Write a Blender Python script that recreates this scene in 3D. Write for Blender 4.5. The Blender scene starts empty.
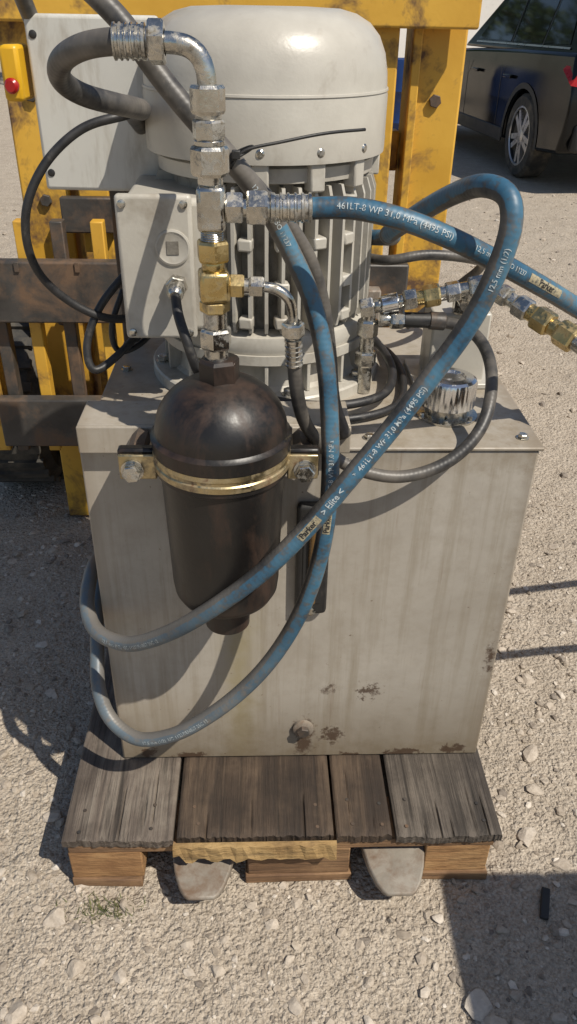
import bpy, bmesh, random
import numpy as np
from math import *
from mathutils import Vector, Matrix
random.seed(7); np.random.seed(7)
scene=bpy.context.scene
COL=scene.collection

# ------------------------------------------------------------------ materials
def newmat(name):
    m=bpy.data.materials.new(name); m.use_nodes=True
    nt=m.node_tree; nt.nodes.clear()
    out=nt.nodes.new('ShaderNodeOutputMaterial'); b=nt.nodes.new('ShaderNodeBsdfPrincipled')
    nt.links.new(b.outputs[0],out.inputs[0])
    return m,nt,b
def N(nt,t,**k):
    n=nt.nodes.new(t)
    for a,v in k.items():
        if a in n.inputs: n.inputs[a].default_value=v
        else: setattr(n,a,v)
    return n
def ramp(nt,stops,fac):
    r=nt.nodes.new('ShaderNodeValToRGB'); e=r.color_ramp.elements
    while len(e)<len(stops): e.new(.5)
    for i,(p,c) in enumerate(stops):
        e[i].position=p; e[i].color=(c[0],c[1],c[2],1) if hasattr(c,'__len__') else (c,c,c,1)
    nt.links.new(fac,r.inputs[0]); return r.outputs[0]
def mix(nt,fac,a,b,mode='MIX'):
    n=nt.nodes.new('ShaderNodeMix'); n.data_type='RGBA'; n.blend_type=mode
    for sock,val in ((n.inputs[0],fac),(n.inputs[6],a),(n.inputs[7],b)):
        if isinstance(val,(int,float)): sock.default_value=val
        elif isinstance(val,tuple): sock.default_value=(val[0],val[1],val[2],1)
        else: nt.links.new(val,sock)
    return n.outputs[2]
def math_(nt,op,a,b=None,c=None,clamp=False):
    n=nt.nodes.new('ShaderNodeMath'); n.operation=op; n.use_clamp=clamp
    for i,val in enumerate((a,b,c)):
        if val is None: continue
        if isinstance(val,(int,float)): n.inputs[i].default_value=val
        else: nt.links.new(val,n.inputs[i])
    return n.outputs[0]
def coords(nt,scale=(1,1,1),rot=(0,0,0)):
    tc=nt.nodes.new('ShaderNodeTexCoord'); mp=nt.nodes.new('ShaderNodeMapping')
    mp.inputs['Scale'].default_value=scale; mp.inputs['Rotation'].default_value=rot
    nt.links.new(tc.outputs['Object'],mp.inputs[0]); return mp.outputs[0]
def noise(nt,vec,scale,detail=4,rough=.55,dist=0):
    n=N(nt,'ShaderNodeTexNoise',Scale=scale,Detail=min(detail,5),Roughness=rough,Distortion=dist)
    nt.links.new(vec,n.inputs['Vector']); return n.outputs[0]
def bump(nt,b,h,strength,dist=.001):
    n=N(nt,'ShaderNodeBump',Strength=strength,Distance=dist); nt.links.new(h,n.inputs['Height'])
    nt.links.new(n.outputs[0],b.inputs['Normal']); return n.outputs[0]
def wsum(nt,*pairs):
    acc=None
    for s,w in pairs:
        t=math_(nt,'MULTIPLY',s,w); acc=t if acc is None else math_(nt,'ADD',acc,t)
    return acc
def surf(name,c1,c2,rough=.5,metal=0,scale=12,dirt=None,dscale=6,dlo=.55,dhi=.75,bs=.1,bscale=120,rvar=.15,coat=0,dist=.001,dirtscale=(1,1,1),spec=.5):
    m,nt,b=newmat(name); v=coords(nt)
    n1=noise(nt,v,scale,4,.6)
    col=ramp(nt,[(.3,c1),(.7,c2)],n1)
    r=math_(nt,'ADD',math_(nt,'MULTIPLY',n1,rvar*2),rough-rvar,clamp=True)
    if dirt:
        n2=noise(nt,coords(nt,dirtscale),dscale,5,.7,.3)
        f=ramp(nt,[(dlo,0),(dhi,1)],n2)
        col=mix(nt,f,col,dirt)
        mt=math_(nt,'MULTIPLY',math_(nt,'SUBTRACT',1,f),metal)
        nt.links.new(mt,b.inputs['Metallic'])
        r=math_(nt,'ADD',r,math_(nt,'MULTIPLY',f,.3),clamp=True)
    else: b.inputs['Metallic'].default_value=metal
    nt.links.new(col,b.inputs['Base Color']); nt.links.new(r,b.inputs['Roughness'])
    b.inputs['Coat Weight'].default_value=coat; b.inputs['Specular IOR Level'].default_value=spec
    if bs: bump(nt,b,noise(nt,v,bscale,2),bs,dist)
    return m

M={}
M['motor']=surf('motor_grey_paint',(.40,.375,.325),(.50,.475,.415),.34,0,9,(.21,.17,.12),8,.54,.82,.22,200,.10,dirtscale=(1,1,.7))
M['fin']=surf('motor_fin_paint',(.22,.20,.17),(.34,.32,.275),.5,0,20,(.07,.06,.045),14,.46,.70,.25,200)
M['encl']=surf('enclosure_white_paint',(.50,.49,.45),(.56,.55,.50),.4,0,8,(.27,.23,.17),6,.50,.80,.08,300,dirtscale=(3,3,.7))
M['zinc']=surf('zinc_plated_steel',(.42,.405,.36),(.64,.62,.57),.22,1,45,(.12,.10,.07),60,.50,.70,.35,190,.14)
M['chrome']=surf('chrome',(.72,.72,.72),(.8,.8,.8),.2,1,30,(.3,.27,.24),60,.58,.8,0)
M['brass']=surf('yellow_zinc_steel',(.46,.34,.14),(.62,.49,.24),.28,1,40,(.16,.11,.06),55,.50,.72,.35,190)
M['band']=surf('yellow_zinc_band',(.42,.34,.19),(.60,.51,.32),.38,1,30,(.15,.09,.045),30,.45,.66,.3,150)
M['cast']=surf('black_painted_cast',(.007,.006,.0055),(.014,.0125,.0115),.38,0,12,(.055,.03,.019),9,.48,.72,.25,110,.12,dirtscale=(1.6,1.6,.6))
M['blackpl']=surf('black_plastic',(.012,.012,.012),(.025,.024,.023),.5,0,30,(.08,.07,.06),30,.6,.85,.2,200)
M['cable']=surf('black_cable',(.014,.014,.015),(.028,.027,.027),.5,0,60,(.11,.10,.085),40,.58,.85,.2,300)
M['yellow']=surf('forklift_yellow_paint',(.52,.28,.03),(.66,.385,.05),.5,0,4,(.11,.06,.032),6,.50,.64,.4,60)
M['steel']=surf('worn_dark_steel',(.035,.032,.03),(.085,.078,.07),.5,.3,9,(.14,.085,.05),8,.46,.66,.6,70)
M['fork']=surf('fork_steel',(.21,.185,.15),(.36,.325,.275),.55,.2,12,(.15,.10,.065),16,.45,.66,.6,90)
M['tyre']=surf('tyre_rubber',(.022,.022,.022),(.04,.038,.035),.8,0,20,(.15,.13,.10),7,.42,.68,.4,80)
M['carblack']=surf('black_car_paint',(.003,.0035,.004),(.004,.005,.006),.14,0,2,(.02,.018,.016),3,.66,.95,0,coat=0,spec=.32)
M['cartrim']=surf('car_trim',(.015,.015,.015),(.025,.025,.025),.55,0,10,(.06,.05,.04),6,.55,.8,0)
M['rim']=surf('alloy_rim',(.5,.5,.5),(.6,.6,.6),.3,.8,10,None,bs=0)
M['red']=surf('red_plastic',(.32,.008,.008),(.4,.012,.01),.3,0,10,None,bs=0)
M['yplastic']=surf('yellow_plastic',(.62,.34,.01),(.68,.40,.02),.4,0,10,(.2,.14,.06),9,.55,.8,0)
M['plaster']=surf('white_plaster',(.62,.60,.56),(.72,.70,.66),.85,0,1.2,(.4,.37,.32),.9,.55,.8,.3,20)
M['blue']=surf('blue_plastic',(.01,.03,.11),(.012,.04,.15),.45,0,5,(.12,.11,.10),4,.6,.8,0)
M['roof']=surf('roof_tiles',(.20,.09,.05),(.28,.13,.07),.8,0,3,None,bs=.3,bscale=8)
M['rubber']=surf('rubber',(.02,.02,.02),(.03,.03,.03),.6,0,20,None,bs=.1)
M['bark']=surf('bark',(.06,.045,.03),(.13,.10,.07),.9,0,20,None,bs=.6,bscale=30)
M['leaf']=surf('leaves',(.03,.065,.015),(.08,.12,.03),.6,0,3,None,bs=0)
m,nt,b=newmat('car_glass'); b.inputs['Base Color'].default_value=(.008,.009,.010,1); b.inputs['Roughness'].default_value=.05; M['glass']=m
m,nt,b=newmat('sight_tube'); b.inputs['Base Color'].default_value=(.16,.09,.03,1); b.inputs['Roughness'].default_value=.1; M['sight']=m
def printmat(name,c,lo=.60,hi=.68,under=(.04,.07,.09)):
    m,nt,b=newmat(name); n=noise(nt,coords(nt),260,3,.7)
    nt.links.new(mix(nt,ramp(nt,[(lo,0),(hi,1)],n),c,under),b.inputs['Base Color']); b.inputs['Roughness'].default_value=.6; return m
M['print']=printmat('white_print',(.46,.51,.52),.52,.64)
M['dprint']=printmat('dark_print',(.02,.02,.02),.7,.8)
M['label']=printmat('worn_label',(.36,.31,.20),.48,.66,(.09,.09,.08))

# hose: black rubber with a printed blue lay line, scuffed and dusty
def hosemat(name,blue,shift=.5,half=.15,start=None,grey0=None,grey1=None):
    m,nt,b=newmat(name); v=coords(nt)
    uv=nt.nodes.new('ShaderNodeUVMap'); sx=nt.nodes.new('ShaderNodeSeparateXYZ'); nt.links.new(uv.outputs[0],sx.inputs[0])
    n1=noise(nt,v,80,4,.65); n2=noise(nt,v,14,3,.6)
    base=ramp(nt,[(.3,(.020,.020,.021)),(.6,(.046,.044,.042)),(.8,(.12,.11,.095))],n1)
    base=mix(nt,ramp(nt,[(.38,0),(.64,.65)],n2),base,(.18,.16,.135))
    if blue:
        d=math_(nt,'ABSOLUTE',math_(nt,'SUBTRACT',sx.outputs[1],shift))
        d=math_(nt,'ADD',d,math_(nt,'MULTIPLY',math_(nt,'SUBTRACT',n1,.5),.06))
        f=ramp(nt,[(half,1),(half+.012,0)],d)
        bc=ramp(nt,[(.3,(.022,.085,.15)),(.7,(.065,.17,.25))],n2)
        f=math_(nt,'MULTIPLY',f,ramp(nt,[(.48,.95),(.66,.12)],n1))
        if start is not None:
            f=math_(nt,'MULTIPLY',f,math_(nt,'GREATER_THAN',sx.outputs[0],start))
        if grey0 is not None:   # rubbed, sun-bleached stretch
            g_=N(nt,'ShaderNodeMapRange'); g_.inputs[1].default_value=grey0; g_.inputs[2].default_value=grey1; g_.inputs[3].default_value=0; g_.inputs[4].default_value=.75
            nt.links.new(sx.outputs[0],g_.inputs[0])
            base=mix(nt,g_.outputs[0],base,(.17,.16,.145))
            f=math_(nt,'MULTIPLY',f,math_(nt,'SUBTRACT',1,math_(nt,'MULTIPLY',g_.outputs[0],.75)))
        base=mix(nt,f,base,bc)
    nt.links.new(base,b.inputs['Base Color']); b.inputs['Roughness'].default_value=.45
    w=math_(nt,'SINE',math_(nt,'MULTIPLY',math_(nt,'ADD',sx.outputs[0],math_(nt,'MULTIPLY',sx.outputs[1],.012)),900))
    bump(nt,b,wsum(nt,(w,.10),(n1,.6)),.4,.0012)
    return m
M['hoseblue']=hosemat('hydraulic_hose_blue',True,.5,.16)
M['hoseloop']=hosemat('hydraulic_hose_loop',True,.455,.125,None,1.15,1.45)
M['hosedrop']=hosemat('hydraulic_hose_drop',True,.46,.125,.93,1.50,1.75)
M['hoseblack']=hosemat('hydraulic_hose_black',False)

# tank paint
m,nt,b=newmat('tank_grey_paint'); v=coords(nt)
tc=nt.nodes.new('ShaderNodeTexCoord'); sx=nt.nodes.new('ShaderNodeSeparateXYZ'); nt.links.new(tc.outputs['Object'],sx.inputs[0])
X,Y,Zc=sx.outputs
n1=noise(nt,v,3.5,5,.62,.4); n2=noise(nt,v,26,5,.7); n3=noise(nt,v,55,5,.75)
col=ramp(nt,[(.3,(.335,.30,.25)),(.68,(.435,.40,.345))],n1)
col=mix(nt,ramp(nt,[(.45,0),(.75,.45)],n2),col,(.28,.24,.185))
vs=coords(nt,(26,26,1.2)); st=noise(nt,vs,1.4,5,.68)
col=mix(nt,ramp(nt,[(.48,0),(.70,.6)],st),col,(.24,.20,.14))
vs2=coords(nt,(60,60,2.0)); st2=noise(nt,vs2,1.0,4,.7)
col=mix(nt,math_(nt,'MULTIPLY',ramp(nt,[(.62,0),(.70,.6)],st2),ramp(nt,[(.45,0),(.6,1)],n1)),col,(.16,.09,.05))
d=math_(nt,'ABSOLUTE',math_(nt,'ADD',X,.118)); d=math_(nt,'ADD',d,math_(nt,'MULTIPLY',math_(nt,'SUBTRACT',n2,.5),.08))
f=ramp(nt,[(.0,.75),(.045,0)],d); f=math_(nt,'MULTIPLY',f,ramp(nt,[(.10,1),(.62,1),(.75,0)],Zc))
col=mix(nt,f,col,(.28,.235,.13))
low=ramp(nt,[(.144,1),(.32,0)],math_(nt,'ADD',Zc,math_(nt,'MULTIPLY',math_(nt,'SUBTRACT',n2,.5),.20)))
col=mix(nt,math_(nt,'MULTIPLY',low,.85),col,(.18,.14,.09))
hi=ramp(nt,[(.785,0),(.84,.65)],math_(nt,'ADD',Zc,math_(nt,'MULTIPLY',math_(nt,'SUBTRACT',n2,.5),.10)))
hi=math_(nt,'MULTIPLY',hi,ramp(nt,[(.42,0),(.60,1)],n1))
col=mix(nt,hi,col,(.23,.185,.125))
edge=ramp(nt,[(.325,0),(.352,.6)],math_(nt,'ABSOLUTE',math_(nt,'ADD',X,math_(nt,'MULTIPLY',math_(nt,'SUBTRACT',n2,.5),.04))))
col=mix(nt,edge,col,(.22,.175,.125))
def spot(cx,cz,r,amp,sz=1.0):
    dx=math_(nt,'SUBTRACT',X,cx); dz=math_(nt,'MULTIPLY',math_(nt,'SUBTRACT',Zc,cz),sz)
    q=math_(nt,'SQRT',math_(nt,'ADD',math_(nt,'MULTIPLY',dx,dx),math_(nt,'MULTIPLY',dz,dz)))
    q=math_(nt,'ADD',q,math_(nt,'MULTIPLY',math_(nt,'SUBTRACT',n3,.5),amp))
    return ramp(nt,[(max(0,r-.006),1),(r+.004,0)],q)
for cc in ((.002,.222,.024,.05,1),(.004,.185,.014,.06,.3),(.055,.205,.018,.12,1),(.118,.325,.014,.13,1),(.045,.33,.009,.07,1),(.30,.160,.02,.11,1.6),(-.30,.160,.018,.1,1.5),(.20,.152,.03,.13,2.6),(.10,.150,.02,.12,3),(-.22,.150,.03,.12,3),(.338,.40,.006,.08,.3)):
    col=mix(nt,math_(nt,'MULTIPLY',spot(*cc),.85),col,(.055,.028,.015))
col=mix(nt,ramp(nt,[(.655,0),(.69,.8)],n3),col,(.11,.065,.035))
nt.links.new(col,b.inputs['Base Color']); nt.links.new(ramp(nt,[(.3,.34),(.7,.6)],n2),b.inputs['Roughness'])
bump(nt,b,wsum(nt,(n1,1.0),(n3,.06)),.3,.009)
M['tank']=m

def wood(name,c0,c1,c2,sc=(42,2.2,42),crack=.6,bs=.9,fine=3.5,hi=.6):
    m,nt,b=newmat(name); v=coords(nt,sc)
    n1=noise(nt,v,1.0,5,.72,.8)
    v2=coords(nt,(sc[0]*fine,sc[1]*1.8,sc[2]*fine)); n2=noise(nt,v2,1.0,5,.7,.3)
    n3=noise(nt,coords(nt),8,5,.68)
    col=ramp(nt,[(.25,c0),(.5,c1),(.78,c2)],n1)
    col=mix(nt,ramp(nt,[(.52,0),(.72,hi)],n3),col,c2)
    col=mix(nt,ramp(nt,[(.34,crack),(.50,0)],n2),col,(.010,.008,.006))
    col=mix(nt,ramp(nt,[(.30,.8),(.50,0)],n3),col,c0)
    nt.links.new(col,b.inputs['Base Color']); b.inputs['Roughness'].default_value=.75
    h=math_(nt,'ADD',math_(nt,'MULTIPLY',n1,.8),n2)
    bump(nt,b,h,bs,.005)
    return m
M['wood_l']=wood('weathered_grey_wood',(.055,.042,.033),(.125,.10,.08),(.26,.225,.18),(22,1.5,22),.75,.9)
M['wood_d']=wood('oil_soaked_wood',(.016,.011,.008),(.045,.030,.020),(.13,.09,.058),(18,1.4,18),.55,.7)
M['wood_r']=wood('dark_weathered_wood',(.035,.028,.023),(.085,.070,.056),(.19,.16,.13),(24,1.4,24),.75,.9)
M['wood_o']=wood('pine_block',(.20,.10,.04),(.36,.20,.085),(.48,.30,.14),(8,8,46),.35,.6)
M['wood_x']=wood('pallet_crossboard',(.10,.052,.027),(.22,.125,.062),(.34,.21,.105),(2.5,30,46),.5,.6)
M['wood_y']=wood('split_ochre_wood',(.14,.08,.03),(.30,.19,.075),(.42,.29,.13),(5,30,34),.5,.9)

# ground
m,nt,b=newmat('gravel_ground'); v=coords(nt)
big=noise(nt,v,1.6,5,.66); mid=noise(nt,v,9,5,.68); fine=noise(nt,v,150,3,.7)
vo=N(nt,'ShaderNodeTexVoronoi',Scale=75.0); nt.links.new(v,vo.inputs['Vector'])
vo2=N(nt,'ShaderNodeTexVoronoi',Scale=170.0); nt.links.new(v,vo2.inputs['Vector'])
col=ramp(nt,[(.3,(.27,.215,.155)),(.52,(.42,.35,.27)),(.7,(.56,.475,.37))],big)
col=mix(nt,.6,col,ramp(nt,[(.35,(.22,.175,.125)),(.65,(.58,.50,.40))],mid))
peb=ramp(nt,[(0,(.64,.585,.505)),(.4,(.42,.36,.29)),(.7,(.23,.195,.155)),(1,(.13,.112,.095))],vo.outputs['Color'])
col=mix(nt,math_(nt,'MULTIPLY',ramp(nt,[(.25,1),(.5,0)],vo.outputs['Distance']),ramp(nt,[(.38,0),(.55,.85)],mid)),col,peb)
peb2=ramp(nt,[(0,(.62,.55,.46)),(1,(.17,.14,.11))],vo2.outputs['Color'])
col=mix(nt,.35,col,peb2)
col=mix(nt,.4,col,ramp(nt,[(.35,(.18,.145,.11)),(.65,(.64,.56,.455))],fine))
nt.links.new(col,b.inputs['Base Color']); b.inputs['Roughness'].default_value=.95; b.inputs['Specular IOR Level'].default_value=.2
bump(nt,b,wsum(nt,(vo.outputs['Distance'],-.55),(vo2.outputs['Distance'],-.35),(fine,.5),(mid,2.6)),1,.010)
M['ground']=m
m,nt,b=newmat('stone'); v=coords(nt); at=nt.nodes.new('ShaderNodeAttribute'); at.attribute_name='tint'
col=ramp(nt,[(0,(.10,.08,.065)),(.3,(.28,.23,.175)),(.65,(.45,.385,.31)),(1,(.66,.60,.52))],at.outputs['Fac'])
n1=noise(nt,v,90,3,.7); col=mix(nt,.35,col,ramp(nt,[(.3,(.17,.135,.105)),(.7,(.58,.515,.43))],n1))
nt.links.new(col,b.inputs['Base Color']); b.inputs['Roughness'].default_value=.9; bump(nt,b,n1,.6,.003)
M['stone']=m
m,nt,b=newmat('grass'); v=coords(nt); nt.links.new(ramp(nt,[(.3,(.06,.08,.025)),(.7,(.16,.15,.06))],noise(nt,v,60)),b.inputs['Base Color']); b.inputs['Roughness'].default_value=.7; M['grass']=m

# ------------------------------------------------------------------ geometry helpers
def grp(name,loc=(0,0,0)):
    e=bpy.data.objects.new(name,None); e.location=loc; e.empty_display_size=.1; COL.objects.link(e); return e
def link(o,parent):
    COL.objects.link(o)
    if parent is not None:
        o.parent=parent; o.matrix_parent_inverse=Matrix.Translation(-Vector(parent.location))
def mesh(name,verts,faces,mat,parent,smooth=False,ang=35):
    me=bpy.data.meshes.new(name); me.from_pydata([tuple(v) for v in verts],[],faces); me.update()
    bm=bmesh.new(); bm.from_mesh(me); bmesh.ops.recalc_face_normals(bm,faces=bm.faces); bm.to_mesh(me); bm.free()
    if smooth:
        me.polygons.foreach_set('use_smooth',[True]*len(me.polygons)); me.set_sharp_from_angle(angle=radians(ang))
    o=bpy.data.objects.new(name,me)
    if mat is not None: me.materials.append(mat)
    link(o,parent); return o
def bevel(o,w,seg=2):
    md=o.modifiers.new('bev','BEVEL'); md.width=w; md.segments=seg; md.limit_method='ANGLE'; md.angle_limit=radians(30)
    o.data.polygons.foreach_set('use_smooth',[True]*len(o.data.polygons))
    o.data.set_sharp_from_angle(angle=radians(60)); md.harden_normals=False
def box(name,x0,x1,y0,y1,z0,z1,mat,parent,bev=.002,rotz=0,rot=None,seg=2):
    c=Vector(((x0+x1)/2,(y0+y1)/2,(z0+z1)/2)); h=((x1-x0)/2,(y1-y0)/2,(z1-z0)/2)
    R=Matrix.Rotation(rotz,3,'Z') if rot is None else rot
    V=[c+R@Vector((sx*h[0],sy*h[1],sz*h[2])) for sx in(-1,1) for sy in(-1,1) for sz in(-1,1)]
    F=[(0,1,3,2),(4,6,7,5),(0,4,5,1),(2,3,7,6),(0,2,6,4),(1,5,7,3)]
    o=mesh(name,V,F,mat,parent)
    if bev: bevel(o,bev,seg)
    return o
def lathe(name,p0,axis,prof,mat,parent,seg=40,smooth=True,phase=0,cap=True,ang=35):
    p0=Vector(p0); a=Vector(axis).normalized()
    u=a.orthogonal().normalized() if abs(a.z)<.9 else Vector((1,0,0))
    u=(u-a*u.dot(a)).normalized(); w=a.cross(u)
    V=[];F=[]
    for t,r in prof:
        for i in range(seg):
            th=2*pi*i/seg+phase; V.append(p0+a*t+u*(r*cos(th))+w*(r*sin(th)))
    for j in range(len(prof)-1):
        for i in range(seg):
            k=(i+1)%seg; F.append((j*seg+i,j*seg+k,(j+1)*seg+k,(j+1)*seg+i))
    if cap:
        F.append(tuple(range(seg))); F.append(tuple((len(prof)-1)*seg+i for i in range(seg)))
    return mesh(name,V,F,mat,parent,smooth,ang)
def hexnut(name,p0,axis,L,r,mat,parent,phase=0,seg=6):
    return lathe(name,p0,axis,[(0,r*.9),(L*.12,r),(L*.88,r),(L,r*.9)],mat,parent,seg,False,phase)
def catmull(P,step):
    P=[np.array(p,float) for p in P]; P=[2*P[0]-P[1]]+P+[2*P[-1]-P[-2]]; out=[]
    for i in range(1,len(P)-2):
        p0,p1,p2,p3=P[i-1:i+3]; n=max(2,int(np.linalg.norm(p2-p1)/step))
        d01=max(1e-4,np.linalg.norm(p1-p0))**.5; d12=max(1e-4,np.linalg.norm(p2-p1))**.5; d23=max(1e-4,np.linalg.norm(p3-p2))**.5
        m1=(p2-p1+d12*((p1-p0)/d01-(p2-p0)/(d01+d12))); m2=(p2-p1+d12*((p3-p2)/d23-(p3-p1)/(d12+d23)))
        for k in range(n):
            t=k/n; out.append((2*t**3-3*t*t+1)*p1+(t**3-2*t*t+t)*m1+(-2*t**3+3*t*t)*p2+(t**3-t*t)*m2)
    out.append(P[-2]); Q=np.array(out)
    for _ in range(6): Q[1:-1]=.25*Q[:-2]+.5*Q[1:-1]+.25*Q[2:]
    return Q
def frames(Q,ref):
    T=np.gradient(Q,axis=0); T/=np.linalg.norm(T,axis=1)[:,None]
    ref=np.array(ref,float); Nn=ref-(T@ref)[:,None]*T
    Nn/=np.linalg.norm(Nn,axis=1)[:,None]+1e-9
    for _ in range(30): Nn[1:-1]=(Nn[:-2]+Nn[1:-1]+Nn[2:])/3
    Nn-=np.sum(Nn*T,axis=1)[:,None]*T; Nn/=np.linalg.norm(Nn,axis=1)[:,None]+1e-9
    B=np.cross(T,Nn); s=np.concatenate([[0],np.cumsum(np.linalg.norm(np.diff(Q,axis=0),axis=1))])
    return T,Nn,B,s
def tube(name,P,r,mat,parent,ref=(0,-1,.35),seg=20,step=.006):
    Q=catmull(P,step); T,Nn,B,s=frames(Q,ref); V=[];F=[];UV=[]
    for i in range(len(Q)):
        for k in range(seg):
            ph=2*pi*k/seg-pi; V.append(Q[i]+r*(cos(ph)*Nn[i]+sin(ph)*B[i]))
    for i in range(len(Q)-1):
        for k in range(seg):
            k2=(k+1)%seg; F.append((i*seg+k,i*seg+k2,(i+1)*seg+k2,(i+1)*seg+k)); UV.append([(s[i],k/seg),(s[i],(k+1)/seg),(s[i+1],(k+1)/seg),(s[i+1],k/seg)])
    F.append(tuple(range(seg))[::-1]); UV.append([(0,0)]*seg); F.append(tuple((len(Q)-1)*seg+k for k in range(seg))); UV.append([(0,0)]*seg)
    me=bpy.data.meshes.new(name); me.from_pydata([tuple(v) for v in V],[],F)
    ul=me.uv_layers.new(name='UVMap'); flat=[c for f in UV for uv in f for c in uv]; ul.data.foreach_set('uv',flat)
    me.polygons.foreach_set('use_smooth',[True]*len(me.polygons)); me.materials.append(mat); me.update()
    o=bpy.data.objects.new(name,me); link(o,parent)
    return Q,Nn,B,s
def wraptext(name,txt,fr,r,s0,size,mat,parent,flip=False,phi0=0,bold=0,lift=.0005):
    cu=bpy.data.curves.new(name,'FONT'); cu.body=txt; cu.size=size; cu.align_y='CENTER'; cu.offset=bold; cu.resolution_u=2
    o=bpy.data.objects.new(name,cu); COL.objects.link(o); dg=bpy.context.evaluated_depsgraph_get(); dg.update()
    me=bpy.data.meshes.new_from_object(o.evaluated_get(dg)); bpy.data.objects.remove(o)
    bm=bmesh.new(); bm.from_mesh(me); bmesh.ops.subdivide_edges(bm,edges=[e for e in bm.edges if e.calc_length()>.004],cuts=2); bm.to_mesh(me); bm.free()
    Q,Nn,B,s=fr
    def at(a,ss): return np.array([np.interp(ss,s,a[:,i]) for i in range(3)])
    wmax=0
    for v in me.vertices:
        x,y=v.co.x,v.co.y; wmax=max(wmax,x)
        ss=s0-x if flip else s0+x; ph=(y/r if flip else -y/r)+phi0
        v.co=at(Q,ss)+(r+lift)*(cos(ph)*at(Nn,ss)+sin(ph)*at(B,ss))
    me.materials.clear(); me.materials.append(mat); me.update()
    ob=bpy.data.objects.new(name,me); link(ob,parent); return wmax
def patch(name,fr,r,s0,s1,ph0,ph1,mat,parent,lift=.0003):
    Q,Nn,B,s=fr; V=[];F=[]; n=10;k=8
    for i in range(n+1):
        ss=s0+(s1-s0)*i/n; q,a,b_=[np.array([np.interp(ss,s,A[:,j]) for j in range(3)]) for A in (Q,Nn,B)]
        for j in range(k+1):
            ph=ph0+(ph1-ph0)*j/k; V.append(q+(r+lift)*(cos(ph)*a+sin(ph)*b_))
    for i in range(n):
        for j in range(k): F.append((i*(k+1)+j,i*(k+1)+j+1,(i+1)*(k+1)+j+1,(i+1)*(k+1)+j))
    return mesh(name,V,F,mat,parent,True)
def crimp(name,p0,p1,r,parent,mat=None,nutlen=.35,nutr=1.25):
    mat=mat or M['zinc']; p0=Vector(p0);p1=Vector(p1);a=p1-p0;L=a.length
    pr=[(0,r*.86),(.001,r)]
    n=5; l0=L*(1-nutlen)
    for i in range(n):
        t=l0*(.08+.84*i/n); pr+=[(t,r),(t+l0*.02,r*.9),(t+l0*.10,r*.9),(t+l0*.13,r)]
    pr+=[(l0*.97,r),(l0,r*.8),(L,r*.72)]
    lathe(name+'_shell',p0,a,pr,mat,parent,28)
    if nutlen>0: hexnut(name+'_nut',p0+a.normalized()*(l0+.002),a,L*nutlen-.002,r*nutr,mat,parent)

# ------------------------------------------------------------------ ground
g=200
bm=bmesh.new(); bmesh.ops.create_grid(bm,x_segments=8,y_segments=8,size=g); me=bpy.data.meshes.new('ground'); bm.to_mesh(me); bm.free()
o=bpy.data.objects.new('ground',me); me.materials.append(M['ground']); COL.objects.link(o)
bm=bmesh.new(); bmesh.ops.create_icosphere(bm,subdivisions=2,radius=1); iv=np.array([v.co[:] for v in bm.verts]); ifc=[tuple(v.index for v in f.verts) for f in bm.faces]; bm.free()
bm=bmesh.new(); bmesh.ops.create_icosphere(bm,subdivisions=1,radius=1); jv=np.array([v.co[:] for v in bm.verts]); jfc=[tuple(v.index for v in f.verts) for f in bm.faces]; bm.free()
V=[];F=[];tint=[];off=0
def addstone(x,y,r,t,flat=.6,hi=False,lift=.2):
    global off
    bv,bf=(iv,ifc) if hi else (jv,jfc)
    A=np.random.normal(0,1,(3,3)); Qr,_=np.linalg.qr(A)
    P=bv.copy()
    for _ in range(7 if hi else 4):
        dn_=np.random.normal(0,1,3); dn_/=np.linalg.norm(dn_); h_=np.random.uniform(.40,.75); k_=np.maximum(P@dn_-h_,0); P=P-k_[:,None]*dn_
    P=P*(1+np.random.uniform(-.06,.06,(len(bv),1)))
    P=P*np.array([1,np.random.uniform(.55,1),np.random.uniform(.5,.8)])*r*1.25
    P=P@Qr; P[:,2]*=flat; P+=np.array([x,y,r*flat*lift])
    V.append(P); F.extend([tuple(i+off for i in f) for f in bf]); tint.extend([t]*len(bv)); off+=len(bv)
for i in range(18500):
    if i<14000: x=random.uniform(-.95,.95); y=random.uniform(-.62,1.3)
    else: x=random.uniform(-2.2,3.0); y=random.uniform(.8,6.5)
    r=.0018+.0035*random.random()**2+ (.009*random.random()**1.5 if random.random()<.20 else 0)
    if i>=14000: r*=1.8
    addstone(x,y,r,min(1,max(0,random.gauss(.42,.32))))
for i in range(300):
    x=random.uniform(-.9,.9); y=random.uniform(-.6,1.5); addstone(x,y,random.uniform(.007,.018),min(.9,random.gauss(.50,.25)),.55,True)
for x,y,r,t,f in ((.449,-.09,.026,.75,.5),(.284,-.401,.028,.85,.45),(.30,-.43,.022,.75,.5),(-.50,-.02,.02,.7,.5),(-.45,-.24,.022,.6,.5),(-.40,-.33,.018,.5,.5),(.52,.12,.024,.6,.5),(.50,.02,.018,.6,.5),(-.47,.14,.02,.55,.6),(.58,.35,.02,.6,.6),(-.42,-.17,.017,.7,.6),(.50,-.15,.02,.5,.5),(-.48,-.40,.024,.6,.5),(-.46,-.08,.022,.65,.5),(.10,-.36,.014,.6,.5),(-.20,-.34,.013,.7,.5)):
    addstone(x,y,r,t,f,True)
me=bpy.data.meshes.new('gravel'); me.from_pydata([tuple(p) for p in np.vstack(V)],[],F); a=me.attributes.new('tint','FLOAT','POINT'); a.data.foreach_set('value',tint)
me.materials.append(M['stone']); me.update(); COL.objects.link(bpy.data.objects.new('gravel',me))
cp=grp('rubber_scrap',(.446,-.231,0)); box('scrap',.437,.453,-.262,-.20,.002,.010,M['rubber'],cp,.002,rotz=-.35)
V=[];F=[]
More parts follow.
